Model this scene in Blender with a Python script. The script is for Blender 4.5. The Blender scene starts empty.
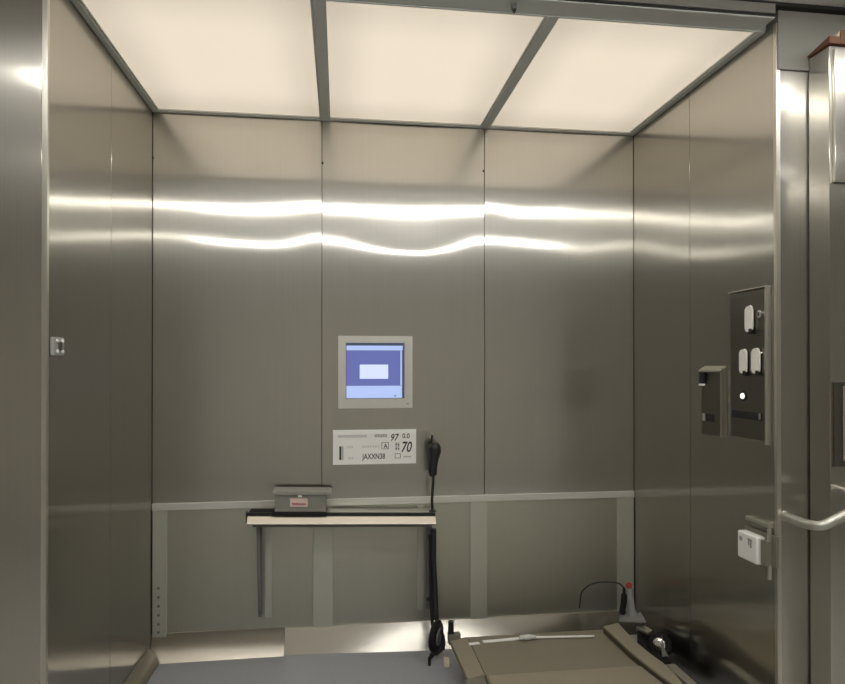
import bpy, bmesh, math, random
from mathutils import Vector, Matrix
random.seed(7)
S = bpy.context.scene
COL = S.collection
PI = math.pi

# ------------------------------------------------------------------ camera model (survey of the place from the photograph)
F, YAW, PIT, PY, CH = 635.56, .1298, .0053, 361.9, 1.27      # focal length in px, yaw, pitch, principal row, camera height
D, XL, XR, YF = 2.884, -.8055, 1.396, 1.88                    # back wall, left wall, right wall, front edge of the car
ZC, ZHALL = 2.374, 2.425                                      # car ceiling, hall ceiling
X1, X2 = -.0786, .6659                                        # seams of the back wall

def ray(u, v):
    x = (u-422.5)/F; z = (PY-v)/F
    y2 = math.cos(PIT)-z*math.sin(PIT); z2 = math.sin(PIT)+z*math.cos(PIT)
    return x*math.cos(YAW)+y2*math.sin(YAW), -x*math.sin(YAW)+y2*math.cos(YAW), z2
def onY(u, v, Y):
    a = ray(u, v); t = Y/a[1]; return Vector((a[0]*t, Y, CH+a[2]*t))
def onX(u, v, X):
    a = ray(u, v); t = X/a[0]; return Vector((X, a[1]*t, CH+a[2]*t))
def onZ(u, v, Z):
    a = ray(u, v); t = (Z-CH)/a[2]; return Vector((a[0]*t, a[1]*t, Z))

cam = bpy.data.cameras.new('camera'); co = bpy.data.objects.new('camera', cam); COL.objects.link(co)
co.location = (0, 0, CH); co.rotation_euler = (PI/2+PIT, 0, -YAW)
cam.sensor_fit = 'HORIZONTAL'; cam.sensor_width = 36; cam.lens = 36*F/845
cam.shift_y = (PY-342)/845; cam.clip_start = .02
S.camera = co

# ------------------------------------------------------------------ materials
def mat(name, col=(.5, .5, .5), rough=.5, metal=0.0, emit=None, strength=1.0, spec=.5):
    m = bpy.data.materials.new(name); m.use_nodes = True
    b = m.node_tree.nodes['Principled BSDF']
    b.inputs['Base Color'].default_value = (*col, 1); b.inputs['Roughness'].default_value = rough
    b.inputs['Metallic'].default_value = metal; b.inputs['Specular IOR Level'].default_value = spec
    if emit:
        b.inputs['Emission Color'].default_value = (*emit, 1); b.inputs['Emission Strength'].default_value = strength
    return m
def noise_rough(m, scale=(40, 40, 40), lo=.3, hi=.5, colvar=0.0, detail=3, bump=0):
    nt = m.node_tree; N = nt.nodes; L = nt.links; b = N['Principled BSDF']
    tc = N.new('ShaderNodeTexCoord'); mp = N.new('ShaderNodeMapping'); mp.inputs['Scale'].default_value = scale
    nz = N.new('ShaderNodeTexNoise'); nz.inputs['Scale'].default_value = 1; nz.inputs['Detail'].default_value = detail
    L.new(tc.outputs['Object'], mp.inputs['Vector']); L.new(mp.outputs['Vector'], nz.inputs['Vector'])
    mr = N.new('ShaderNodeMapRange'); mr.inputs['To Min'].default_value = lo; mr.inputs['To Max'].default_value = hi
    L.new(nz.outputs['Fac'], mr.inputs['Value']); L.new(mr.outputs['Result'], b.inputs['Roughness'])
    if colvar:
        c = tuple(b.inputs['Base Color'].default_value)[:3]
        mx = N.new('ShaderNodeMix'); mx.data_type = 'RGBA'
        mx.inputs['A'].default_value = (*[x*(1-colvar) for x in c], 1); mx.inputs['B'].default_value = (*[min(1, x*(1+colvar)) for x in c], 1)
        L.new(nz.outputs['Fac'], mx.inputs['Factor']); L.new(mx.outputs['Result'], b.inputs['Base Color'])
    if bump:
        bp = N.new('ShaderNodeBump'); bp.inputs['Strength'].default_value = bump; bp.inputs['Distance'].default_value = .002
        L.new(nz.outputs['Fac'], bp.inputs['Height']); L.new(bp.outputs['Normal'], b.inputs['Normal'])
    return m
def steel(name, col, a1, an1, r2, mix, grain=(260, 260, 1.5)):
    """brushed stainless sheet: a lobe smeared sideways by the vertical grain, plus a broad lobe"""
    m = bpy.data.materials.new(name); m.use_nodes = True
    nt = m.node_tree; N = nt.nodes; L = nt.links
    b = N['Principled BSDF']; out = N['Material Output']
    b.inputs['Metallic'].default_value = 1; b.inputs['Roughness'].default_value = r2; b.inputs['Anisotropic'].default_value = .9
    a = N.new('ShaderNodeBsdfAnisotropic'); a.distribution = 'GGX'
    a.inputs['Roughness'].default_value = math.sqrt(a1); a.inputs['Anisotropy'].default_value = an1
    tg = N.new('ShaderNodeTangent'); tg.direction_type = 'RADIAL'; tg.axis = 'Z'      # grain runs up the sheet, so it smears sideways
    for n in (a, b): L.new(tg.outputs[0], n.inputs['Tangent'])
    tc = N.new('ShaderNodeTexCoord'); mp = N.new('ShaderNodeMapping'); mp.inputs['Scale'].default_value = grain
    nz = N.new('ShaderNodeTexNoise'); nz.inputs['Scale'].default_value = 1; nz.inputs['Detail'].default_value = 4
    L.new(tc.outputs['Object'], mp.inputs['Vector']); L.new(mp.outputs['Vector'], nz.inputs['Vector'])
    mx = N.new('ShaderNodeMix'); mx.data_type = 'RGBA'
    mx.inputs['A'].default_value = (*[c*.94 for c in col], 1); mx.inputs['B'].default_value = (*[min(1, c*1.06) for c in col], 1)
    L.new(nz.outputs['Fac'], mx.inputs['Factor'])
    L.new(mx.outputs['Result'], a.inputs['Color']); L.new(mx.outputs['Result'], b.inputs['Base Color'])
    ms = N.new('ShaderNodeMixShader'); ms.inputs[0].default_value = mix
    L.new(a.outputs[0], ms.inputs[1]); L.new(b.outputs[0], ms.inputs[2]); L.new(ms.outputs[0], out.inputs['Surface'])
    return m

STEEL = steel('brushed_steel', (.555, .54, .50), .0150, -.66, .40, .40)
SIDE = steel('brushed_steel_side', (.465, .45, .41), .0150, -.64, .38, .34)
JAMB = steel('jamb_steel', (.50, .48, .435), .018, -.6, .42, .42)
LOWER = noise_rough(mat('matte_steel', (.53, .525, .455), .42, 1.0), (180, 180, 2), .40, .48, .05)
STRIP = noise_rough(mat('upright_steel', (.60, .60, .53), .5, .8), (180, 180, 2), .46, .56, .04)
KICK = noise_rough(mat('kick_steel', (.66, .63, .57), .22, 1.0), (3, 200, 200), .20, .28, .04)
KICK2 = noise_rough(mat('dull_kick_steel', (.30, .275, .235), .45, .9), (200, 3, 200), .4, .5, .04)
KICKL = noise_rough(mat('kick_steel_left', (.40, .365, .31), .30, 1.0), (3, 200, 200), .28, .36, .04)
RAILM = noise_rough(mat('rail_steel', (.66, .64, .58), .38, 1.0), (3, 200, 200), .34, .42, .03)
GRABM = noise_rough(mat('grab_rail_steel', (.56, .55, .50), .42, .9), (60, 60, 60), .40, .48, .03)
FRAME = noise_rough(mat('grey_frame_metal', (.74, .76, .73), .42, .3), (4, 60, 60), .36, .48, .06)
STRIP2 = noise_rough(mat('rail_satin', (.68, .675, .63), .5, .6), (3, 180, 180), .46, .56, .03)
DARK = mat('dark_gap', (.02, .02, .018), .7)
PLATE = noise_rough(mat('dark_plate_steel', (.21, .20, .175), .3, 1.0), (200, 200, 3), .28, .36, .05)
EDGE = noise_rough(mat('edge_steel', (.62, .60, .54), .35, 1.0), (100, 100, 3), .3, .4, .04)
CHROME = mat('chrome', (.8, .8, .8), .12, 1.0)
BLACK = noise_rough(mat('black_plastic', (.014, .014, .015), .4), (60, 60, 60), .35, .5)
RUBBER = noise_rough(mat('black_rubber', (.012, .012, .012), .75, spec=.25), (60, 60, 60), .6, .8)
GREYPL2 = mat('mid_grey_plastic', (.24, .24, .23), .45)
GREYPL = mat('grey_plastic', (.16, .16, .165), .45)
WHITE = noise_rough(mat('white_plastic', (.84, .83, .79), .35), (30, 30, 30), .3, .42, .03)
TAGW = noise_rough(mat('tag_white', (.86, .85, .78), .4), (80, 80, 80), .35, .5, .08)
RED = mat('red_plastic', (.45, .03, .03), .4)
KHAKI = noise_rough(mat('khaki_vinyl', (.225, .20, .145), .55), (25, 25, 25), .48, .62, .06, bump=.15)
KHAKI2 = noise_rough(mat('khaki_pad', (.285, .25, .18), .55), (25, 25, 25), .48, .62, .05, bump=.15)
OLIVE_SHADE = mat('olive_shade', (.06, .052, .03), .6)  # olive darkened to carry the shade on the side bar
OLIVE = noise_rough(mat('olive_plastic', (.19, .18, .135), .5), (25, 25, 25), .45, .6, .06)
GREYPAINT = noise_rough(mat('grey_paint_metal', (.36, .36, .345), .45), (20, 20, 20), .4, .52, .04)
BOXM = noise_rough(mat('grey_box_metal', (.27, .265, .235), .42, .35), (30, 30, 30), .38, .48, .05)
LIDM = noise_rough(mat('grey_lid_metal', (.33, .325, .285), .40, .35), (30, 30, 30), .36, .46, .05)
PINK = mat('pink_label', (.72, .55, .52), .6); PINKT = mat('pink_print', (.45, .18, .17), .6)
PAPER = mat('paper_white', (.90, .89, .87), .6); INK = mat('ink_black', (.035, .035, .035), .6)
INKG = mat('ink_grey', (.33, .33, .32), .6); INKL = mat('ink_faint', (.55, .55, .53), .6)
YELLOWP = mat('pale_yellow_paper', (.82, .77, .56), .6)
WOOD = noise_rough(mat('brown_board', (.16, .065, .035), .6), (6, 90, 6), .5, .7, .35)
TORN = mat('torn_paper', (.62, .50, .40), .7)
FLOORM = noise_rough(mat('blue_grey_vinyl', (.31, .32, .345), .38), (55, 55, 55), .33, .45, .08)
HALLW = noise_rough(mat('hall_wall_paint', (.84, .81, .755), .7), (9, 9, 9), .6, .8, .04)
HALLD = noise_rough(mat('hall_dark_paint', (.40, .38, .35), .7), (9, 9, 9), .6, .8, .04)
HALLC = noise_rough(mat('hall_ceiling_paint', (.84, .825, .79), .8), (9, 9, 9), .7, .85, .03)
HALLF = noise_rough(mat('hall_floor_vinyl', (.55, .54, .51), .4), (20, 20, 20), .35, .5, .06)
LINTEL = noise_rough(mat('lintel_grey_paint', (.27, .265, .235), .5), (15, 15, 15), .45, .55, .04)
LINTEL2 = noise_rough(mat('front_bar_paint', (.30, .315, .29), .45, .2), (4, 60, 60), .4, .5, .04)
LAMPE = mat('lamp_glow', (.8, .8, .8), .5, emit=(1.0, .985, .945), strength=17)
# ceiling diffuser: lit from behind, a fine ribbed sheet
DIFF = bpy.data.materials.new('lit_diffuser'); DIFF.use_nodes = True
def _diff():
    nt = DIFF.node_tree; N = nt.nodes; L = nt.links; b = N['Principled BSDF']
    b.inputs['Base Color'].default_value = (.5, .48, .42, 1); b.inputs['Roughness'].default_value = .45
    tc = N.new('ShaderNodeTexCoord')
    wv = N.new('ShaderNodeTexWave'); wv.bands_direction = 'X'; wv.inputs['Scale'].default_value = 28; wv.inputs['Distortion'].default_value = 0
    L.new(tc.outputs['Object'], wv.inputs['Vector'])
    mr = N.new('ShaderNodeMapRange'); mr.inputs['To Min'].default_value = .97; mr.inputs['To Max'].default_value = 1.03
    L.new(wv.outputs['Fac'], mr.inputs['Value'])
    b.inputs['Emission Color'].default_value = (.95, .825, .66, 1)
    mu = N.new('ShaderNodeMath'); mu.operation = 'MULTIPLY'; mu.inputs[1].default_value = .73
    # the tubes above sit inside the tray, so the sheet glows a little less along its rim
    sp = N.new('ShaderNodeSeparateXYZ'); L.new(tc.outputs['Generated'], sp.inputs[0]); last = mu.outputs[0]
    L.new(mr.outputs['Result'], mu.inputs[0])
    for ax in ('X', 'Y'):
        s1 = N.new('ShaderNodeMath'); s1.operation = 'SUBTRACT'; s1.inputs[1].default_value = .5; L.new(sp.outputs[ax], s1.inputs[0])
        ab = N.new('ShaderNodeMath'); ab.operation = 'ABSOLUTE'; L.new(s1.outputs[0], ab.inputs[0])
        r2 = N.new('ShaderNodeMapRange'); r2.interpolation_type = 'SMOOTHSTEP'
        r2.inputs['From Min'].default_value = .22; r2.inputs['From Max'].default_value = .5
        r2.inputs['To Min'].default_value = 1.06; r2.inputs['To Max'].default_value = .84
        L.new(ab.outputs[0], r2.inputs['Value'])
        m2 = N.new('ShaderNodeMath'); m2.operation = 'MULTIPLY'; L.new(last, m2.inputs[0]); L.new(r2.outputs['Result'], m2.inputs[1]); last = m2.outputs[0]
    L.new(last, b.inputs['Emission Strength'])
_diff()
SCR = {k: mat('screen_'+k, (.02, .02, .02), .25, emit=c, strength=s) for k, c, s in (
    ('pale', (.45, .57, .93), 1.0), ('violet', (.125, .15, .42), 1.0), ('white', (.66, .74, 1.0), 1.05), ('dark', (.05, .07, .13), 1.0))}
BUTTON = mat('lit_button', (.8, .8, .8), .4, emit=(1, .97, .9), strength=.9)

# ------------------------------------------------------------------ mesh helpers
def new(): return bmesh.new()
def box(bm, x0, x1, y0, y1, z0, z1, bev=0.0, seg=2):
    r = bmesh.ops.create_cube(bm, size=1)
    for v in r['verts']:
        v.co = Vector(((x0+x1)/2+v.co.x*(x1-x0), (y0+y1)/2+v.co.y*(y1-y0), (z0+z1)/2+v.co.z*(z1-z0)))
    if bev:
        es = list({e for v in r['verts'] for e in v.link_edges})
        bmesh.ops.bevel(bm, geom=es, offset=bev, segments=seg, affect='EDGES', profile=.5)
    return bm
def prism(bm, pts, vec, bev=0.0, seg=2):
    """a polygon (list of 3-D points) extruded along vec"""
    vec = Vector(vec)
    a = [bm.verts.new(Vector(p)) for p in pts]; b = [bm.verts.new(Vector(p)+vec) for p in pts]
    n = len(a); fs = [bm.faces.new(a), bm.faces.new(b[::-1])]
    for i in range(n): fs.append(bm.faces.new((a[(i+1) % n], a[i], b[i], b[(i+1) % n])))
    bmesh.ops.recalc_face_normals(bm, faces=fs)
    if bev:
        es = list({e for v in a+b for e in v.link_edges})
        bmesh.ops.bevel(bm, geom=es, offset=bev, segments=seg, affect='EDGES', profile=.5)
    return bm
def smooth_path(pts, k=6):
    pts = [Vector(p) for p in pts]; out = []
    P = [pts[0]*2-pts[1]]+pts+[pts[-1]*2-pts[-2]]
    for i in range(1, len(P)-2):
        for j in range(k):
            t = j/k; a, b, c, d = P[i-1], P[i], P[i+1], P[i+2]
            out.append(.5*((2*b)+(c-a)*t+(2*a-5*b+4*c-d)*t*t+(3*b-a-3*c+d)*t**3))
    out.append(pts[-1]); return out
def tube(bm, path, r, n=12, squash=None):
    """a capped tube; r is one radius or one per point"""
    path = [Vector(p) for p in path]; rings = []
    t0 = (path[1]-path[0]).normalized(); up = Vector((0, 0, 1)) if abs(t0.z) < .9 else Vector((0, 1, 0))
    nx = t0.cross(up).normalized()
    for i, p in enumerate(path):
        t = (path[min(i+1, len(path)-1)]-path[max(i-1, 0)]).normalized()
        nx = (nx-t*nx.dot(t)).normalized(); ny = t.cross(nx)
        rr = r[i] if isinstance(r, (list, tuple)) else r
        rings.append([bm.verts.new(p+(nx*math.cos(2*PI*k/n)+ny*math.sin(2*PI*k/n)*(squash or 1))*rr) for k in range(n)])
    fs = []
    for a, b in zip(rings, rings[1:]):
        for k in range(n): fs.append(bm.faces.new((a[k], a[(k+1) % n], b[(k+1) % n], b[k])))
    fs.append(bm.faces.new(rings[0][::-1])); fs.append(bm.faces.new(rings[-1]))
    bmesh.ops.recalc_face_normals(bm, faces=fs)
    return bm
def lathe(bm, prof, c, axis, n=28):
    """profile [(radius, height)] turned about axis through c"""
    axis = Vector(axis).normalized(); c = Vector(c)
    a = axis.cross(Vector((0, 0, 1)) if abs(axis.z) < .9 else Vector((1, 0, 0))).normalized(); b = axis.cross(a)
    rings = [[bm.verts.new(c+axis*h+(a*math.cos(2*PI*k/n)+b*math.sin(2*PI*k/n))*max(r, 1e-4)) for k in range(n)] for r, h in prof]
    fs = []
    for p, q in zip(rings, rings[1:]):
        for k in range(n): fs.append(bm.faces.new((p[k], p[(k+1) % n], q[(k+1) % n], q[k])))
    fs.append(bm.faces.new(rings[0][::-1])); fs.append(bm.faces.new(rings[-1]))
    bmesh.ops.recalc_face_normals(bm, faces=fs)
    return bm
def wpos(o):
    v = Vector((0, 0, 0))
    while o: v += o.location; o = o.parent
    return v
def obj(name, bm, m, parent=None, smooth=True, label=None):
    me = bpy.data.meshes.new(name)
    if parent:
        off = -wpos(parent)
        for v in bm.verts: v.co += off
    bm.to_mesh(me); bm.free(); me.materials.append(m)
    if smooth:
        for p in me.polygons: p.use_smooth = True
        try: me.set_sharp_from_angle(angle=math.radians(38))
        except Exception: pass
    o = bpy.data.objects.new(name, me); COL.objects.link(o); o.parent = parent
    if smooth:
        wn = o.modifiers.new('weighted normals', 'WEIGHTED_NORMAL'); wn.keep_sharp = True; wn.weight = 100
    if label: o['label'] = label
    return o
def thing(name, label, cat, loc=(0, 0, 0), group=None):
    o = bpy.data.objects.new(name, None); COL.objects.link(o); o.location = loc; o.empty_display_size = .05
    o['label'] = label; o['category'] = cat
    if group: o['group'] = group
    return o
def tag(o, label, cat, group=None):
    o['label'] = label; o['category'] = cat
    if group: o['group'] = group
    return o
def struct(name, bm, m, parent=None, label=None, cat=None, smooth=True):
    o = obj(name, bm, m, parent, smooth)
    if not parent:
        o['kind'] = 'structure'
        if label: o['label'] = label; o['category'] = cat
    return o
def text_bm(bm, s, size, fn, x=0, y=0, shear=0, squeeze=1.0, bold=.0):
    """flat lettering: fn maps (x, y) on the sheet to a point in the place"""
    cu = bpy.data.curves.new('lettering_curve', 'FONT'); cu.body = s; cu.size = size; cu.shear = shear; cu.resolution_u = 3; cu.offset = bold*size
    t = bpy.data.objects.new('lettering_curve', cu); COL.objects.link(t)
    bpy.context.view_layer.update()
    me = bpy.data.meshes.new_from_object(t.evaluated_get(bpy.context.evaluated_depsgraph_get()))
    bpy.data.objects.remove(t); bpy.data.curves.remove(cu)
    n0 = len(bm.verts); bm.from_mesh(me); bm.verts.ensure_lookup_table()
    for v in bm.verts[n0:]: v.co = fn(x+v.co.x*squeeze, y+v.co.y)
    bpy.data.meshes.remove(me)

# ------------------------------------------------------------------ the lift car: shell
def gridsheet(bm, x0, x1, z0, z1, fn, nx=40, nz=90, back=.012):
    """a sheet facing -Y whose depth follows fn(x, z), with a folded back edge"""
    g = [[bm.verts.new((x0+(x1-x0)*i/nx, fn(i/nx, z0+(z1-z0)*j/nz), z0+(z1-z0)*j/nz)) for j in range(nz+1)] for i in range(nx+1)]
    for i in range(nx):
        for j in range(nz): bm.faces.new((g[i][j], g[i+1][j], g[i+1][j+1], g[i][j+1]))
    ring = [g[i][0] for i in range(nx+1)]+[g[nx][j] for j in range(1, nz+1)]+[g[i][nz] for i in range(nx-1, -1, -1)]+[g[0][j] for j in range(nz-1, 0, -1)]
    bk = [bm.verts.new((v.co.x, D+back, v.co.z)) for v in ring]
    n = len(ring)
    for i in range(n): bm.faces.new((ring[(i+1) % n], ring[i], bk[i], bk[(i+1) % n]))
    return bm
def lerp_tab(tab, t):
    for (a, va), (b, vb) in zip(tab, tab[1:]):
        if t <= b:
            s = (t-a)/(b-a); s = s*s*(3-2*s); return va+(vb-va)*s
    return tab[-1][1]
ZU, ZLO = 1.985, 1.835       # heights where the two lamp reflections fall
TILT = [   # lean of each sheet (radians) at the upper and the lower band, along its width
    ([(0, .000), (.5, .003), (1, -.006)], [(0, .000), (.7, .010), (1, -.004)]),
    ([(0, .000), (.5, .001), (1, .002)], [(0, .000), (.57, .030), (1, -.002)]),
    ([(0, -.010), (.25, .004), (1, .000)], [(0, -.002), (.6, .008), (1, -.003)])]
def dent(k):
    up, lo = TILT[k]
    def fn(t, z):
        a = lerp_tab(up, t); b = lerp_tab(lo, t)
        w = .075
        # lean integrates to a shallow dish in the sheet
        f = lambda c, hw: hw*math.tanh((z-c)/hw)
        return D+a*(f(ZU, .05)+.05)+b*(f(ZLO, w)+w)
    return fn
wb = struct('wall_back', box(new(), XL-.03, XR+.03, D+.0125, D+.05, 0, ZC+.02), DARK,
            label='brushed stainless steel back wall of the lift in three tall sheets', cat='wall')
G = .0016
seams = [XL+.001, X1, X2, XR-.001]
for k in range(3):
    p = struct('panel', gridsheet(new(), seams[k]+G, seams[k+1]-G, .66, ZC-.004, dent(k)), STEEL, wb)
    bm = box(new(), seams[k]+G, seams[k+1]-G, D+.002, D+.012, .02, .672, .001)
    struct('lower_panel', bm, LOWER, wb)
for u, v in ((153, 158), (322.5, 163), (483.5, 171)):
    q = onY(u, v, D)
    struct('screw', lathe(new(), [(.0045, -.004), (.0045, .006), (.003, .008)], (q.x, D, q.z), (0, -1, 0), 12), DARK, wb)
# raised uprights of the lower part
for a, b in ((XL+.004, -.742), (-.117, -.028), (.597, .678), (1.312, XR-.004)):
    struct('upright', box(new(), a, b, D-.006, D+.008, .09, .668, .0015), STRIP, wb)
for u in (583, 592, 601, 610, 619, 627):
    q = onY(158, u, D)
    struct('bolt', lathe(new(), [(.006, -.003), (.006, .0085), (.004, .010)], (q.x+.004, D, q.z-.02), (0, -1, 0), 12), GREYPL, wb)
hr = tag(obj('handrail', box(new(), XL+.002, XR-.002, D-.010, D+.001, .641, .671, .002), STRIP2),
         'flat steel bumper rail running across the back wall behind the shelf', 'handrail')

def side_wall(name, X, sgn, ys, lab):
    w = struct(name, box(new(), min(X+sgn*.0125, X+sgn*.04), max(X+sgn*.0125, X+sgn*.04), YF+.051, D+.05, 0, ZC+.02), GREYPAINT, label=lab, cat='wall')
    e = [YF+.012, ys, D-.001]
    for a, b in zip(e, e[1:]):
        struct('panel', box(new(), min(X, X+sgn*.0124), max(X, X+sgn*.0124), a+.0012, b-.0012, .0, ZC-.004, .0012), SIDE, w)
    struct('edge_strip', box(new(), min(X-sgn*.002, X+sgn*.0125), max(X-sgn*.002, X+sgn*.0125), YF-.002, YF+.012, 0, ZC, .001), EDGE, w)
    return w
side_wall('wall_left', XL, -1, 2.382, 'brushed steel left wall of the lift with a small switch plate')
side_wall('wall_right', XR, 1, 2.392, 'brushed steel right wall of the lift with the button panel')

# skirtings
def cove(x0, x1, prot, hgt, lin, n=10, nx=14):
    """back skirting: prot(t) is how far its foot stands out; lin blends from curved (0) to straight (1)"""
    bm = new(); rows = []
    for i in range(nx+1):
        t = i/nx; x = x0+(x1-x0)*t; r = []
        for j in range(n+1):
            s = j/n; off = prot(t)*((1-s)*lin+(1-lin)*(1-s)**2)
            r.append(bm.verts.new((x, D-.005-off, s*hgt)))
        r += [bm.verts.new((x, D+.004, hgt)), bm.verts.new((x, D+.004, 0))]; rows.append(r)
    m = len(rows[0])
    for a, b in zip(rows, rows[1:]):
        for j in range(m): bm.faces.new((a[j], b[j], b[(j+1) % m], a[(j+1) % m]))
    bm.faces.new(rows[0]); bm.faces.new(rows[-1][::-1])
    bmesh.ops.recalc_face_normals(bm, faces=bm.faces[:])
    return bm
XK = onY(285, 640, D).x
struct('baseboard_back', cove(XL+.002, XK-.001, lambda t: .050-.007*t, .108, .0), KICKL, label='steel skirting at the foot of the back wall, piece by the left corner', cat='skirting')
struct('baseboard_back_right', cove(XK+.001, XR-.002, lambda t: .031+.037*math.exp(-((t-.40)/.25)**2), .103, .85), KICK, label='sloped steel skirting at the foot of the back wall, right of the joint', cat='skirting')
bm = new()
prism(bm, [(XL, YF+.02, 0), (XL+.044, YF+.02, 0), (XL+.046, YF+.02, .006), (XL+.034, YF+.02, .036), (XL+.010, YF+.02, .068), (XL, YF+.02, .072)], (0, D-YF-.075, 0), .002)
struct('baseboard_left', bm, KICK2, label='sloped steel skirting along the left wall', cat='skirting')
struct('floor', box(new(), XL-.04, XR+.04, YF-.02, D+.05, -.06, 0), FLOORM, label='blue grey vinyl floor of the lift', cat='floor')

# ceiling: three lit panels in a grey metal frame
ce = struct('ceiling', box(new(), XL-.04, XR+.04, YF+.01, D+.05, ZC+.05, ZC+.07), GREYPAINT, label='lift ceiling carrying a grey frame and three lit panels', cat='ceiling')
def bar(x0, x1, y0, y1, z1=None): struct('frame_bar', box(new(), x0, x1, y0, y1, ZC-.006, z1 or ZC+.049, .003), FRAME, ce)
SX1, SX2 = -.065, .667
bar(XL+.001, XL+.024, YF+.045, D-.016); bar(XR-.026, XR-.001, YF+.045, D-.016)
bar(SX1-.017, SX1+.017, YF+.045, D-.016); bar(SX2-.017, SX2+.017, YF+.045, D-.016)
bar(XL+.001, XR-.001, D-.015, D-.001)
YB = YF-.038
bar(XL-.012, XR-.030, YB+.001, YF+.044, ZC-.001)
struct('shadow_joint', box(new(), XL-.012, XR-.030, YB+.004, YF+.044, ZC-.0005, ZC+.008), DARK, ce)
struct('frame_lip', box(new(), XL+.020, XR-.020, YF+.036, YF+.044, ZC-.011, ZC-.0065, .001), FRAME, ce)
for (a, b), lab in zip(((XL+.025, SX1-.018), (SX1+.018, SX2-.018), (SX2+.018, XR-.027)),
                       ('glowing cream ceiling panel beside the left wall', 'glowing cream ceiling panel in the middle of the three',
                        'glowing cream ceiling panel beside the right wall')):
    t = thing('ceiling_light', lab, 'ceiling light', ((a+b)/2, 2.37, ZC), 'lit ceiling panels')
    obj('diffuser', box(new(), a+.002, b-.002, YF+.047, D-.018, ZC+.006, ZC+.012), DIFF, t)
    bm = new()
    for q in ((a, a+.006, YF+.046, D-.0165), (b-.006, b, YF+.046, D-.0165), (a+.006, b-.006, YF+.046, YF+.052), (a+.006, b-.006, D-.0225, D-.0165)): box(bm, *q, ZC-.001, ZC+.005)
    obj('rim', bm, FRAME, t)
    obj('light_tray', box(new(), a+.002, b-.002, YF+.047, D-.018, ZC+.0125, ZC+.045, .002), GREYPAINT, t)
q = onZ(514, 6, ZC-.012); q.z = ZC-.018
hk = thing('ceiling_clip', 'tiny dark metal clip on the front bar of the ceiling frame', 'clip', q)
obj('clip_body', box(new(), q.x-.008, q.x+.008, q.y-.006, q.y+.006, q.z-.004, q.z+.0115, .002), GREYPL, hk)
obj('clip_tip', lathe(new(), [(.006, 0), (.006, -.006), (.002, -.013)], (q.x, q.y-.001, q.z-.004), (0, 0, 1), 14), DARK, hk)

# ------------------------------------------------------------------ the hall outside
struct('floor_hall', box(new(), -3.2, 3.6, -1.75, YF-.021, -.06, 0), HALLF, label='vinyl floor of the hall outside the lift', cat='floor')
struct('ceiling_hall', box(new(), -3.2, 3.6, -1.75, YF+.06, ZHALL, ZHALL+.05), HALLC, label='pale ceiling of the hall outside the lift', cat='ceiling')
struct('wall_hall_back', box(new(), -3.2, 3.6, -1.80, -1.75, -.06, ZHALL+.05), HALLW)
struct('wall_hall_left', box(new(), -3.25, -3.2, -1.80, YF+.06, -.06, ZHALL+.05), HALLW)
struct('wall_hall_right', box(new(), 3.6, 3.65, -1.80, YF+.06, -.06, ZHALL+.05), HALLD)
struct('wall_front_left', box(new(), -3.2, XL-.013, YF, YF+.05, 0, ZHALL, .001), JAMB, label='steel door surround left of the lift opening', cat='wall')
wf = struct('wall_front_right', box(new(), XR+.013, 3.6, YF, YF+.05, 0, 2.222, .001), JAMB, label='steel door surround right of the lift opening', cat='wall')
struct('lintel_panel', box(new(), XR+.003, 3.6, YF-.006, YF+.05, 2.224, ZHALL-.012), LINTEL, label='grey painted panel above the steel door surround', cat='wall')
struct('lintel', box(new(), XL-.04, XR-.030, YB, YF+.03, ZC+.009, ZHALL-.012), LINTEL, label='grey painted band above the ceiling frame at the lift opening', cat='wall')
struct('shadow_strip', box(new(), -3.2, 3.6, YF-.03, YF+.04, ZHALL-.011, ZHALL-.0005), DARK, label='dark strip painted as the shadow gap where the hall wall meets its ceiling', cat='trim')  # near-black strip put in for the shadow along this joint
# door casing right of the opening
XCAS, YCAS, ZCAS = 1.505, 1.787, 2.262
cas = struct('trim_2', box(new(), XCAS, 2.4, YCAS, YF-.0065, 0, ZCAS, .002), JAMB, label='tall brushed steel casing standing proud at the right edge', cat='trim')
struct('facing_panel', box(new(), XCAS+.010, 2.39, YCAS-.012, YCAS-.0005, onY(832, 183, YCAS).z, ZCAS-.012, .002), JAMB, cas)
for Yl, wl, xa, lab in ((1.19, .065, -1.17, 'long ceiling lamp in the hall nearest the lift door'), (.04, .04, -1.30, 'long ceiling lamp in the hall second from the lift door')):
    t = thing('hall_ceiling_lamp', lab, 'lamp', (.5, Yl, ZHALL), 'hall ceiling lamps')
    obj('lamp_housing', box(new(), xa-.02, 2.45, Yl-.10, Yl+.10, ZHALL-.022, ZHALL-.001, .004), WHITE, t)
    obj('lamp_diffuser', box(new(), xa, 2.43, Yl-wl, Yl+wl, ZHALL-.034, ZHALL-.0225, .004), LAMPE, t)
    t.rotation_euler = (0, 0, math.atan(.08))

# brown board on the casing
bo = thing('brown_board', 'brown wooden board lying on top of the steel casing at the top right', 'board', (1.8, 1.82, ZCAS))
def wedge(x0, x1, near, far): return prism(new(), [(x0, 1.774, ZCAS+.001), (x0, 1.868, ZCAS+.001), (x0, 1.868, ZCAS+far), (x0, 1.774, ZCAS+near)], (x1-x0, 0, 0), .001)
obj('plank', wedge(1.496, 1.535, .024, .005), WOOD, bo)
obj('raised_plank', wedge(1.5355, 2.2, .045, .016), WOOD, bo)
obj('torn_edge', prism(new(), [(1.519, 1.778, ZCAS+.0255), (1.5345, 1.778, ZCAS+.0255), (1.5345, 1.778, ZCAS+.043), (1.530, 1.778, ZCAS+.036)], (0, .03, 0)), TORN, bo)

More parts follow.
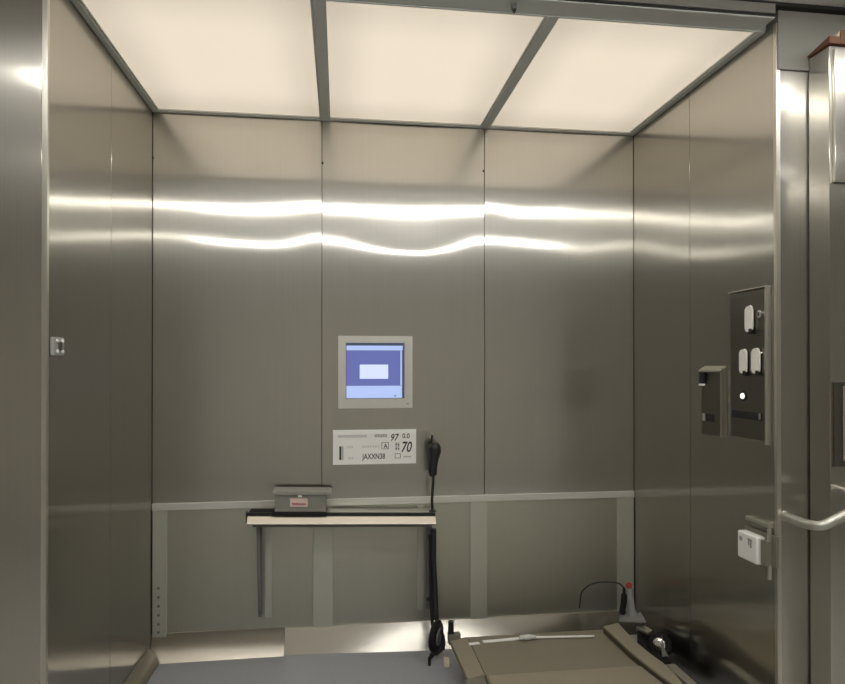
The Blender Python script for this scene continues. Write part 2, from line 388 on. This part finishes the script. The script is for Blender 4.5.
# grab rail outside, bent round the casing
P = [(1.421, 1.872, CH-.484), (1.412, 1.845, CH-.483), (1.400, 1.79, CH-.480), (1.390, 1.735, CH-.476), (1.402, 1.698, CH-.470), (1.440, 1.690, CH-.452), (1.49, 1.69, CH-.432), (1.60, 1.69, CH-.40)]
gr = thing('grab_rail', 'bent steel grab rail curving round the casing at the right edge', 'grab rail', P[0])
obj('rail_tube', tube(new(), smooth_path(P, 8), .0145, 16), GRABM, gr)
obj('end_post', tube(new(), [(1.60, 1.695, CH-.40), (1.60, YCAS-.0005, CH-.40)], .012, 12), RAILM, gr)
obj('end_flange', lathe(new(), [(.0165, 0), (.0165, .003), (.0155, .008)], (P[0][0], YF-.0005, P[0][2]), (0, -1, 0), 20), EDGE, gr)

# call plate on the casing
q0 = onY(833, 382, YCAS); q1 = onY(833, 467, YCAS)
hc = thing('call_plate', 'narrow steel call button plate on the casing above the grab rail', 'call plate', (1.6, YCAS, q1.z))
obj('back_plate', box(new(), 1.513, 1.66, YCAS-.007, YCAS-.0005, q1.z, q0.z, .002), PLATE, hc)
obj('face_plate', box(new(), 1.540, 1.64, YCAS-.012, YCAS-.0075, q1.z+.02, q0.z-.012, .002), EDGE, hc)
for z in (q0.z-.028, q1.z+.040):
    obj('screw', lathe(new(), [(.006, 0), (.006, .002), (.004, .003)], (1.556, YCAS-.0125, z), (0, -1, 0), 14), CHROME, hc)
# scratch on the left surround
# ------------------------------------------------------------------ monitor
def bp(u, v, Y=D): return onY(u, v, Y)
mx0, mx1, mz1, mz0 = -.006, .328, 1.402, 1.077
mo = thing('wall_monitor', 'square silver framed screen glowing blue on the back wall', 'monitor', ((mx0+mx1)/2, D, mz0))
sx0, sx1, sz1, sz0 = .028, .292, 1.371, 1.120
bm = new(); Y0, Y1 = D-.022, D-.0005
for q in ((mx0, sx0, mz0, mz1), (sx1, mx1, mz0, mz1), (sx0, sx1, mz0, sz0), (sx0, sx1, sz1, mz1)): box(bm, q[0], q[1], Y0, Y1, q[2], q[3])
bmesh.ops.remove_doubles(bm, verts=bm.verts[:], dist=1e-5)
obj('bezel', bm, noise_rough(mat('silver_bezel', (.66, .655, .61), .4, .6), (60, 60, 60), .36, .46, .03), mo, smooth=False)
sc = obj('screen', box(new(), sx0+.001, sx1-.001, D-.012, D-.0005, sz0+.001, sz1-.001), SCR['dark'], mo)
W, H = sx1-sx0, sz1-sz0
def sr(name, a, b, c, d, m, y=0): obj(name, box(new(), sx0+W*a, sx0+W*b, D-.0135-y, D-.0125, sz1-H*d, sz1-H*c), m, sc)
sr('title_bar', .01, .97, .05, .135, SCR['pale']); sr('picture_field', .01, .925, .14, .765, SCR['violet'])
sr('dialog_box', .235, .72, .39, .645, SCR['white'], .001); sr('lower_field', .01, .958, .77, .99, SCR['pale'])
sr('side_bar', .93, .958, .14, .765, SCR['pale']); sr('status_mark', .82, .86, .945, .962, SCR['dark'], .001)
obj('maker_mark', box(new(), .300, .311, D-.0232, D-.0222, 1.093, 1.099), INKG, mo)

# ------------------------------------------------------------------ notice
nx0, nx1, nz1, nz0 = -.029, .347, .979, .823
no = thing('notice_sign', 'white printed notice stuck on the back wall under the screen', 'sign', ((nx0+nx1)/2, D, nz0))
obj('sheet', box(new(), nx0, nx1, D-.004, D-.0005, nz0, nz1, .0008), PAPER, no)
NW, NH = nx1-nx0, nz1-nz0
def np_(x, y): return Vector((nx0+NW*x, D-.0046, nz1-NH*y))
def nrect(bm, a, b, c, d):
    f = bm.faces.new([bm.verts.new(np_(*p)) for p in ((a, d), (b, d), (b, c), (a, c))]); return f
def nframe(bm, a, b, c, d, w=.006):
    nrect(bm, a, b, c, c+w*2.2); nrect(bm, a, b, d-w*2.2, d); nrect(bm, a, a+w, c, d); nrect(bm, b-w, b, c, d)
asp = NW/NH
def ntext(bm, s, h, x, y, squeeze=1, shear=0): text_bm(bm, s, h/.70, lambda px, py: np_(x+px/asp*squeeze, y-py), 0, 0, shear, 1.0, .016)
def glyphs(bm, a, b, y, h, n):
    """small unreadable characters: a few strokes each"""
    w = (b-a)/n
    for i in range(n):
        x = a+i*w
        for k in range(2): xx = x+w*(.12+.4*k+random.random()*.1); nrect(bm, xx, xx+w*.16, y, y+h*(.75+.25*random.random()))
        for k in range(2): yy = y+h*(.05+.5*k+random.random()*.2); nrect(bm, x+w*.1, x+w*.78, yy, yy+h*.14)
bm = new(); glyphs(bm, .055, .405, .145, .085, 19); obj('small_lettering', bm, INKG, no, smooth=False)
bm = new(); glyphs(bm, .495, .65, .135, .10, 8)
ntext(bm, '97', .20, .68, .33, .8, .25); ntext(bm, '0.0', .14, .83, .26, .9)
ntext(bm, '70', .30, .81, .66, .72, .25); ntext(bm, 'JAXXN38', .155, .35, .85, .72)
ntext(bm, 'A', .13, .605, .54, .9); nframe(bm, .58, .665, .37, .57)
nframe(bm, .74, .81, .70, .84); glyphs(bm, .745, .80, .38, .24, 2); nrect(bm, .075, .098, .47, .86)
obj('lettering', bm, INK, no, smooth=False)
bm = new(); glyphs(bm, .17, .24, .46, .07, 4); glyphs(bm, .18, .24, .78, .07, 3); glyphs(bm, .34, .56, .46, .06, 7)
nrect(bm, .84, .94, .78, .82); nrect(bm, .10, .125, .47, .86); obj('faint_lettering', bm, INKL, no, smooth=False)

# ------------------------------------------------------------------ wall shelf
sh = thing('wall_shelf', 'narrow fold-down steel shelf on two brackets below the notice', 'shelf', (.016, D, .60))
shx0, shx1, SYF = -.386, .418, 2.745
def tilt(bm):
    for v in bm.verts: v.co.z -= .031*(v.co.x+.386)
    return bm
obj('shelf_top', tilt(box(new(), shx0+.003, shx1-.002, SYF+.026, D-.020, .634, .645, .002)), RAILM, sh)
bm = new()
prism(bm, [(shx0, SYF+.0255, .634), (shx0, SYF+.021, .6335), (shx0, SYF-.006, .606), (shx0, SYF-.0065, .603), (shx0, SYF+.002, .599), (shx0, SYF+.0255, .602)], (shx1-shx0, 0, 0), .001)
obj('front_lip', tilt(bm), noise_rough(mat('bright_lip_steel', (.80, .76, .68), .33, 1.0), (3, 200, 200), .30, .38, .03), sh)
obj('edge_gasket', tilt(box(new(), shx0+.001, shx1-.001, SYF+.017, SYF+.0255, .6345, .6475, .001)), BLACK, sh)
obj('under_rail', tilt(box(new(), shx0+.02, shx1-.02, SYF+.0262, SYF+.045, .583, .633, .002)), GREYPL, sh)
obj('end_cap', box(new(), shx0-.005, shx0-.0005, SYF+.006, SYF+.03, .606, .652, .001), BLACK, sh)
for X in (-.352, .392):
    dz = .031*(X+.386)
    obj('bracket', prism(new(), [(X, 2.776, .632-dz), (X, D-.008, .632-dz), (X, D-.008, .17), (X, D-.022, .165), (X, D-.040, .20)], (.014, 0, 0), .001), GREYPL, sh)
for X in (-.326, .352):
    obj('wall_plate', box(new(), X, X+.030, D-.007, D+.0015, .155, .630, .001), STRIP, sh)

mt = tag(obj('black_mat', tilt(box(new(), -.379, -.052, SYF+.0262, SYF+.085, .6472, .6502, .001)), RUBBER),
         'black rubber mat under the grey box on the shelf', 'mat')
bm = new(); 
prism(bm, [(-.284, SYF+.0258, .6502), (-.284, SYF+.0258, .6482), (-.284, SYF+.0165, .6482), (-.284, SYF+.0155, .6345), (-.284, SYF+.0120, .6355), (-.284, SYF+.013, .6502)], (.229, 0, 0), .0005); tilt(bm)
fl = obj('front_flap', bm, RUBBER, mt)

# box
bx = thing('metal_box', 'grey metal box with overhanging lid and pinkish label on the shelf', 'box', (-.165, 2.82, .6525))
obj('body', tilt(box(new(), -.272, -.057, 2.768, 2.848, .6505, .722, .003)), BOXM, bx)
obj('foot_band', tilt(box(new(), -.274, -.055, 2.766, 2.7675, .6505, .663, .0005)), LIDM, bx)
obj('lid', tilt(box(new(), -.281, -.033, 2.759, 2.850, .7225, .741, .003)), LIDM, bx)
obj('latch', tilt(box(new(), -.176, -.160, 2.7620, 2.7675, .712, .7215, .001)), WHITE, bx)
lb = obj('label', tilt(box(new(), -.209, -.135, 2.7655, 2.7675, .672, .707)), PINK, bx)
bm = new(); tilt(box(bm, -.202, -.142, 2.7645, 2.7652, .688, .694)); tilt(box(bm, -.198, -.150, 2.7645, 2.7652, .679, .682))
obj('label_print', bm, PINKT, lb)

# gooseneck handset
hs = thing('gooseneck_handset', 'black bulbous handset on a thin stalk standing on the shelf end', 'handset', (.408, 2.80, .623))
b0 = onY(432.5, 511, 2.80); zb = .645-.031*(b0.x+.386)
st = [Vector((b0.x, 2.80, zb+.0005)), onY(432, 500, 2.80), onY(433, 485, 2.80), onY(433.5, 472, 2.80)]
obj('stalk', tube(new(), smooth_path(st, 5), .0062, 12), BLACK, hs)
gp = [onY(433.5, 476, 2.80), onY(433, 474, 2.80), onY(433, 466, 2.80), onY(434, 458, 2.80), onY(434.5, 452, 2.80), onY(434.3, 447, 2.80), onY(434, 444, 2.80), onY(433.6, 442.5, 2.80)]
obj('grip', tube(new(), smooth_path(gp, 4), [x for i in range(7) for x in [(.010, .018, .019, .022, .029, .0285, .021)[i]+(((.018, .019, .022, .029, .0285, .021, .010)[i])-((.010, .018, .019, .022, .029, .0285, .021)[i]))*j/4 for j in range(4)]]+[.010], 18), BLACK, hs)
obj('aerial', tube(new(), [onY(431.3, 448, 2.795), onY(432.3, 435, 2.795)], .0042, 10), BLACK, hs)
obj('stalk_base', lathe(new(), [(.016, 0), (.016, .004), (.008, .008)], (b0.x, 2.80, zb+.0005), (0, 0, 1), 20), BLACK, hs)

# pole with wheel below the shelf
pl = thing('wheeled_pole', 'black pole with a grey-hubbed wheel at its foot leaning under the shelf end', 'pole', (.42, 2.72, 0))
pts = [onY(433.5, 529, 2.775), onY(433.5, 560, 2.775), onY(435, 590, 2.765), onY(436, 620, 2.745)]
obj('pole', tube(new(), smooth_path(pts, 6), .0125, 12), BLACK, pl)
obj('strap', tube(new(), smooth_path([onY(430, 535, 2.772), onY(430.5, 570, 2.766), onY(431, 600, 2.755), onY(432.5, 626, 2.73)], 5), .007, 8, .45), RUBBER, pl)
obj('buckle', box(new(), *(lambda q: (q.x-.007, q.x+.007, q.y-.006, q.y+.006, q.z-.006, q.z+.006))(onY(428, 599, 2.75)), .002), BLACK, pl)
wc = onY(436, 636, 2.71); ax = Vector((.86, -.50, -.06))
wh = obj('wheel', lathe(new(), [(.040, -.015), (.058, -.013), (.066, -.006), (.066, .006), (.058, .013), (.040, .015)], wc, ax, 32), RUBBER, pl)
obj('hub', lathe(new(), [(.037, .0152), (.036, .018), (.020, .020)], wc, ax, 28), noise_rough(mat('hub_grey', (.16, .16, .17), .4), (40, 40, 40), .35, .45), wh, label='grey wheel hub')
# mudguard and foot
poly = [(438, 624), (443, 630), (445.5, 638), (445, 646), (442.5, 652), (437, 656), (431, 656), (436, 651), (441, 645), (443, 637), (441, 630)]
obj('mudguard', prism(new(), [onY(u, v, 2.705) for u, v in poly], (-.006, .022, 0), .003), BLACK, pl)
q = onY(431, 656, 2.67)
obj('foot', tube(new(), [q+Vector((.006, 0, .004)), q+Vector((-.006, 0, -.010)), Vector((q.x-.008, q.y-.004, .001))], [.009, .008, .006], 10), RUBBER, pl)
obj('cord', tube(new(), smooth_path([onY(437, 622, 2.73), onY(441, 632, 2.70), onY(444.5, 640, 2.70), onY(444, 650, 2.70)], 5), .0035, 8), RUBBER, pl)

# ------------------------------------------------------------------ khaki platform trolley
ZD = .115
T = lambda u, v, z=ZD: onZ(u, v, z)
xl, yb = T(452, 640).x, T(530, 633).y
xr = T(606, 626).x+.035
yc = T(575, 670).y
tr = thing('platform_trolley', 'low khaki padded platform trolley on the floor in the right back corner', 'trolley', ((xl+xr)/2, 2.3, 0))
YN = 1.93
obj('deck', box(new(), xl+.07, xr, yc+.002, yb, ZD-.055, ZD, .006), KHAKI, tr)
obj('front_pad', box(new(), xl+.07, xr, YN, yc, ZD-.055, ZD+.005, .012, 3), KHAKI2, tr)
obj('side_flap', prism(new(), [(xl+.004, yc+.01, ZD-.012), (xl+.0695, yc+.01, ZD+.001), (xl+.0695, yb, ZD+.001), (xl-.004, yb, ZD-.012)], (0, 0, -.022), .004), KHAKI2, tr)
obj('corner_block', box(new(), xl-.012, xl+.069, YN, yc+.005, .03, ZD-.006, .010, 3), OLIVE, tr)
obj('corner_skid', box(new(), xl-.022, xl+.06, YN, yc+.012, .012, .0295, .006), RUBBER, tr)
obj('base_frame', box(new(), xl+.05, xr-.01, YN+.02, yb-.02, 0, ZD-.0555, .004), OLIVE, tr)
# right side bar: a bowed padded rail
ins = [(603, 626), (615, 637), (630, 651), (650, 667), (674, 685)]
outs = [(618, 622.5), (628, 633), (638, 643), (650, 653), (664, 663), (673, 671), (683, 683)]
ZB = ZD+.030
bm = new(); poly = [onZ(u, v, ZB) for u, v in ins]+[onZ(u, v, ZB) for u, v in outs[::-1]]
for p in poly: p.x = min(p.x, XR-.03)
prism(bm, poly, (0, 0, -.010), .003)
sb_ = obj('side_bar', bm, KHAKI2, tr)
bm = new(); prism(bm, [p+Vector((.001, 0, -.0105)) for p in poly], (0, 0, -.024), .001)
obj('bar_shade', bm, OLIVE_SHADE, sb_, label='lower edge of the side bar, painted dark as its shade')  # dark colour stands for the shade on the bar's inner face
a = onZ(664, 668, .10); b = onZ(700, 696, .10)
bm = new(); prism(bm, [(1.262, 1.95, .075), (1.300, 1.95, .075), (1.300, a.y+.02, .075), (1.262, a.y+.02, .075)], (0, 0, .030), .003)
obj('silver_rail', bm, EDGE, tr)
c = onY(651, 645, 2.49); c.x = 1.318
bm = lathe(new(), [(.024, -.016), (.040, -.015), (.046, -.008), (.046, .008), (.040, .015), (.024, .016)], c, (-.62, -.70, .35), 30)
w2 = obj('wheel', bm, RUBBER, tr)
obj('hub', lathe(new(), [(.027, .0162), (.025, .022), (.014, .028)], c, (-.62, -.70, .35), 24), CHROME, w2, label='shiny chrome wheel hub')
obj('fin', prism(new(), [onY(662, 635, 2.46), onY(664.5, 648, 2.46), onY(672, 665, 2.43), onY(663, 664, 2.43), onY(661.5, 650, 2.45)], (.004, .010, 0), .001), GREYPL2, tr)
obj('wheel_well', prism(new(), [onZ(637, 630, .085), onZ(652, 632, .085), onZ(672, 662, .085), onZ(655, 662, .085)], (0, 0, -.06), .003), RUBBER, tr)
# corner bracket, post with red knob, wire loop
obj('corner_bracket', prism(new(), [onZ(619, 622, .14), onZ(646, 623, .14), onZ(641, 614, .14), onZ(620, 615, .14)], (0, 0, .008), .002), GREYPL2, tr)
obj('bracket_arm', prism(new(), [onZ(636, 627, .13), onZ(648, 633, .13), onZ(653, 630, .13), onZ(641, 623, .13)], (0, 0, -.012), .002), EDGE, tr)
yp = 2.715
pp = [onY(633, 619, yp), onY(631, 608, yp), onY(629.5, 596, yp), onY(629, 588, yp)]
obj('corner_post', tube(new(), smooth_path(pp, 5), [.022]*4+[.018]*6+[.015]*6, 14), GREYPAINT, tr)
q = onY(629, 585, yp)
obj('knob', lathe(new(), [(.006, -.013), (.012, -.010), (.0125, 0), (.010, .008), (.004, .011)], q, (0, 0, 1), 18), RED, tr, label='red knob')
obj('black_strap', tube(new(), smooth_path([onY(624, 588, yp-.02), onY(624, 600, yp-.02), onY(622, 614, yp-.02)], 5), [.006]*3+[.013]*8, 10), RUBBER, tr)
wl = [onY(579.5, 608, yp), onY(580.5, 598, yp), onY(582, 592, yp), onY(588, 586, yp), onY(597, 582.5, yp), onY(610, 582, yp), onY(619, 583.5, yp), onY(624, 588, yp)]
obj('wire_loop', tube(new(), smooth_path(wl, 6), .0032, 8), BLACK, tr, label='thin wire loop')
q = onY(451, 633, 2.675)
obj('corner_peg', lathe(new(), [(.015, 0), (.013, .006), (.012, .045), (.013, .050)], q, (0, 0, 1), 16), BLACK, tr)
obj('peg_bracket', box(new(), q.x-.0125, q.x+.04, q.y-.018, q.y+.013, ZD-.03, q.z-.0005, .003), OLIVE, tr)

# things on the trolley
a, b = T(475, 642.5, ZD+.004), T(521, 638.5, ZD+.004)
ps = thing('white_stick', 'long thin white plastic stick lying across the khaki trolley deck', 'stick', T(530, 639))
def bar2(p, q, w, h):
    d = (q-p).normalized(); n = Vector((-d.y, d.x, 0))*w
    return prism(new(), [p-n, q-n, q+n, p+n], (0, 0, h), .001)
z1 = ZD+.0006
obj('flat_end', bar2(T(483, 642.3, z1), T(522, 638.7, z1), .010, .004), PAPER, ps)
obj('thin_shaft', tube(new(), [T(521, 637.5, z1+.006), T(560, 637, z1+.006), T(594, 636.2, z1+.006)], [.006, .005, .0045], 10), WHITE, ps)
c = T(528, 637, z1+.010)
obj('wrapper', tube(new(), smooth_path([T(519.5, 638, z1+.0135), T(525, 637.4, z1+.0135), T(530, 637, z1+.0135), T(536, 636.8, z1+.0135)], 3), [.006, .011, .009, .012, .011, .013, .011, .009, .008, .006], 9), mat('cloudy_wrap', (.62, .62, .58), .2), ps)
tag(obj('card', bar2(T(469, 644.3, z1), T(479.5, 643.2, z1), .011, .0015), PAPER), 'small pale card at the left end of the white stick', 'card')
q = onZ(456, 660, .02)
bm = new()
prism(bm, [(xl-.034, q.y-.02, .001), (xl-.010, q.y-.03, .001), (xl-.006, q.y+.02, .001), (xl-.028, q.y+.025, .001)], (0, 0, .026), .004)
tag(obj('paper_wad', bm, YELLOWP), 'crumpled pale yellow paper on the floor by the trolley corner', 'paper')

# ------------------------------------------------------------------ right wall: control panel
Y0c, Y1c, Z0c, Z1c, PX = 1.912, 2.100, 1.020, 1.520, XR-.018
cp = thing('control_panel', 'tall dark lift button panel with white tags on the right wall', 'control panel', (XR, 2.0, Z0c))
obj('panel_body', box(new(), PX, XR-.0005, Y0c, Y1c, Z0c, Z1c, .0015), PLATE, cp)
obj('edge_strip', box(new(), PX-.004, XR-.0005, Y0c-.008, Y0c-.0005, Z0c-.01, Z1c+.004, .001), EDGE, cp)
obj('top_edge', box(new(), PX-.006, XR-.0005, Y0c-.008, Y1c+.004, Z1c+.0045, Z1c+.009, .001), EDGE, cp)
def R(u, v, X=PX): return onX(u, v, X)
def tagplate(u0, v0, u1, v1, name):
    a, b = R(u0+.7, v0, PX-.011), R(u1-.7, v1, PX-.011)
    y0, y1, z0, z1 = min(a.y, b.y), max(a.y, b.y), min(a.z, b.z), max(a.z, b.z)
    w, h = y1-y0, z1-z0; pts = []
    for f, g in ((.18, 0), (.05, .08), (0, .22), (0, .82), (.12, .95), (.30, 1), (.78, .96), (1, .84), (1, .16), (.82, .03)): pts.append((PX-.004, y0+w*f, z0+h*g))
    t = obj(name, prism(new(), pts, (-.007, 0, 0), .0015), TAGW, cp, label='white oval button tag')
    obj('dark_clip', box(new(), PX-.0125, PX-.0015, y0+w*.05, y0+w*.42, z0-h*.06, z0+h*.13, .001), BLACK, t)
    obj('mount_stud', box(new(), PX-.0035, PX-.0005, y0+w*.3, y0+w*.7, z0+h*.3, z0+h*.7), GREYPL, t)
tagplate(743.5, 306, 752.5, 332, 'button_tag'); tagplate(738, 349, 746.5, 374, 'button_tag'); tagplate(750, 348, 759.5, 374, 'button_tag')
q = R(761, 314); k = obj('key_switch', lathe(new(), [(.012, 0), (.012, .006), (.008, .009)], (PX-.0003, q.y, q.z), (-1, 0, 0), 20), CHROME, cp, label='small chrome key switch')
obj('key_slot', box(new(), PX-.0105, PX-.0093, q.y-.002, q.y+.002, q.z-.006, q.z+.006), BLACK, k)
q = R(758.5, 352)
obj('indicator_stud', lathe(new(), [(.004, 0), (.004, .004), (.002, .006)], (PX-.0003, R(762.5, 353).y, R(762.5, 353).z), (-1, 0, 0), 12), CHROME, cp)
q = R(744, 396)
rb = obj('round_button', lathe(new(), [(.017, 0), (.017, .003), (.0125, .0045)], (PX-.0003, q.y, q.z), (-1, 0, 0), 24), BLACK, cp, label='round button with a white lit centre')
obj('lit_center', lathe(new(), [(.0105, .0046), (.0095, .008), (.005, .009)], (PX-.0003, q.y, q.z), (-1, 0, 0), 20), BUTTON, rb)
a, b = R(732.5, 411), R(762, 418)
sl = obj('display_slot', box(new(), PX-.003, PX-.0003, b.y, a.y, R(747, 419).z, R(747, 411.5).z, .0008), BLACK, cp, label='dark display slot')
obj('slot_end', box(new(), PX-.0055, PX-.0032, b.y+.001, b.y+.010, R(747, 418).z, R(747, 412).z), EDGE, sl)

# card reader
Yr0, Yr1, Zr0, Zr1 = 2.150, onX(701.5, 400, XR-.016).y, 1.008, 1.262
cr = thing('card_reader', 'squat steel card reader box left of the lift button panel', 'card reader', (XR, 2.245, Zr0))
obj('housing', box(new(), XR-.016, XR-.0005, Yr0+.006, Yr1, Zr0, Zr1-.018, .0015), PLATE, cr)
obj('side_strip', box(new(), XR-.022, XR-.0005, Yr0-.003, Yr0+.0055, Zr0, Zr1-.002, .001), EDGE, cr)
obj('hood', prism(new(), [(XR-.0005, Yr0-.004, Zr1-.017), (XR-.028, Yr0-.004, Zr1-.017), (XR-.028, Yr0-.004, Zr1-.010), (XR-.0005, Yr0-.004, Zr1+.006)], (0, Yr1-Yr0+.005, 0), .001), RAILM, cr, label='bright sloped hood')
obj('dark_block', box(new(), XR-.030, XR-.0165, Yr1-.030, Yr1-.002, Zr1-.062, Zr1-.018, .002), BLACK, cr)  # black block for the dark area under the hood's far end
obj('glint_piece', box(new(), XR-.031, XR-.018, Yr1-.029, Yr1-.004, Zr1-.070, Zr1-.0625, .001), WHITE, cr)  # white sliver painted in as a small glint, gives no light
a, b = onX(706, 413.5, XR-.016), onX(714, 422, XR-.016)
obj('reader_window', box(new(), XR-.0185, XR-.0163, b.y, a.y, b.z, a.z, .0008), BLACK, cr, label='black square window')
obj('window_edge', box(new(), XR-.0195, XR-.0163, a.y+.003, a.y+.020, b.z, a.z, .0008), GREYPAINT, cr)

# white lock box below
PXI = XR-.046
a, b = onX(737, 531, PXI), onX(756.5, 564, PXI)
y1, y0 = a.y, b.y; z1, z0 = onX(747, 533.5, PXI).z, onX(747, 561, PXI).z
lk = thing('lock_box', 'small white box on a metal bracket low on the right wall', 'box', (XR, (y0+y1)/2, z0))
obj('white_body', box(new(), PXI, XR-.012, y0, y1, z0, z1, .007, 4), WHITE, lk)
ym = (y0+y1)/2
obj('keyhole', lathe(new(), [(.008, 0), (.008, .0015), (.006, .002)], (PXI-.0002, y1-.022, z1-.024), (-1, 0, 0), 18), INKG, lk)
bm = new(); box(bm, PXI-.0012, PXI-.0002, y0+.022, y0+.044, z1-.020, z1-.014); box(bm, PXI-.0012, PXI-.0002, y0+.024, y0+.032, z1-.042, z1-.0205); box(bm, PXI-.0012, PXI-.0002, y0+.036, y0+.042, z1-.036, z1-.0205)
obj('emblem', bm, INKG, lk, smooth=False)
obj('back_plate', box(new(), XR-.0115, XR-.0005, y0-.048, y1+.01, z0+.004, z1+.012, .002), OLIVE, lk)
obj('side_plate', box(new(), XR-.035, XR-.012, y0-.030, y0-.004, z0+.006, z1-.006, .002), OLIVE, lk)
obj('bracket_arm', box(new(), XR-.020, XR-.0005, y0-.024, y1-.005, z1+.034, z1+.048, .003), RAILM, lk)
obj('bracket_bar', box(new(), XR-.0235, XR-.0125, y0-.028, y0-.020, z0-.040, z1+.0335, .001), RAILM, lk)

# switch plate on the left wall
sw = thing('switch_plate', 'small clear switch plate on the left wall by the opening', 'switch', (XL, 1.93, 1.296))
obj('plate', box(new(), XL+.0005, XL+.012, 1.900, 1.968, 1.298, 1.350, .003), GREYPAINT, sw)
for y in (1.918, 1.952):
    for z in (1.309, 1.339):
        obj('screw_cap', lathe(new(), [(.0055, 0), (.005, .004), (.002, .005)], (XL+.0122, y, z), (1, 0, 0), 12), WHITE, sw)
obj('rocker', box(new(), XL+.0122, XL+.0165, 1.926, 1.944, 1.312, 1.337, .002), PLATE, sw)

# ------------------------------------------------------------------ world and colour
w = bpy.data.worlds.new('world'); S.world = w; w.use_nodes = True
w.node_tree.nodes['Background'].inputs[0].default_value = (.02, .02, .02, 1)
S.view_settings.view_transform = 'Standard'; S.view_settings.look = 'None'
S.view_settings.exposure = 0; S.view_settings.gamma = 1
S.view_settings.use_curve_mapping = False
try: S.cycles.max_bounces = 12; S.cycles.glossy_bounces = 8; S.cycles.use_denoising = True
except Exception: pass
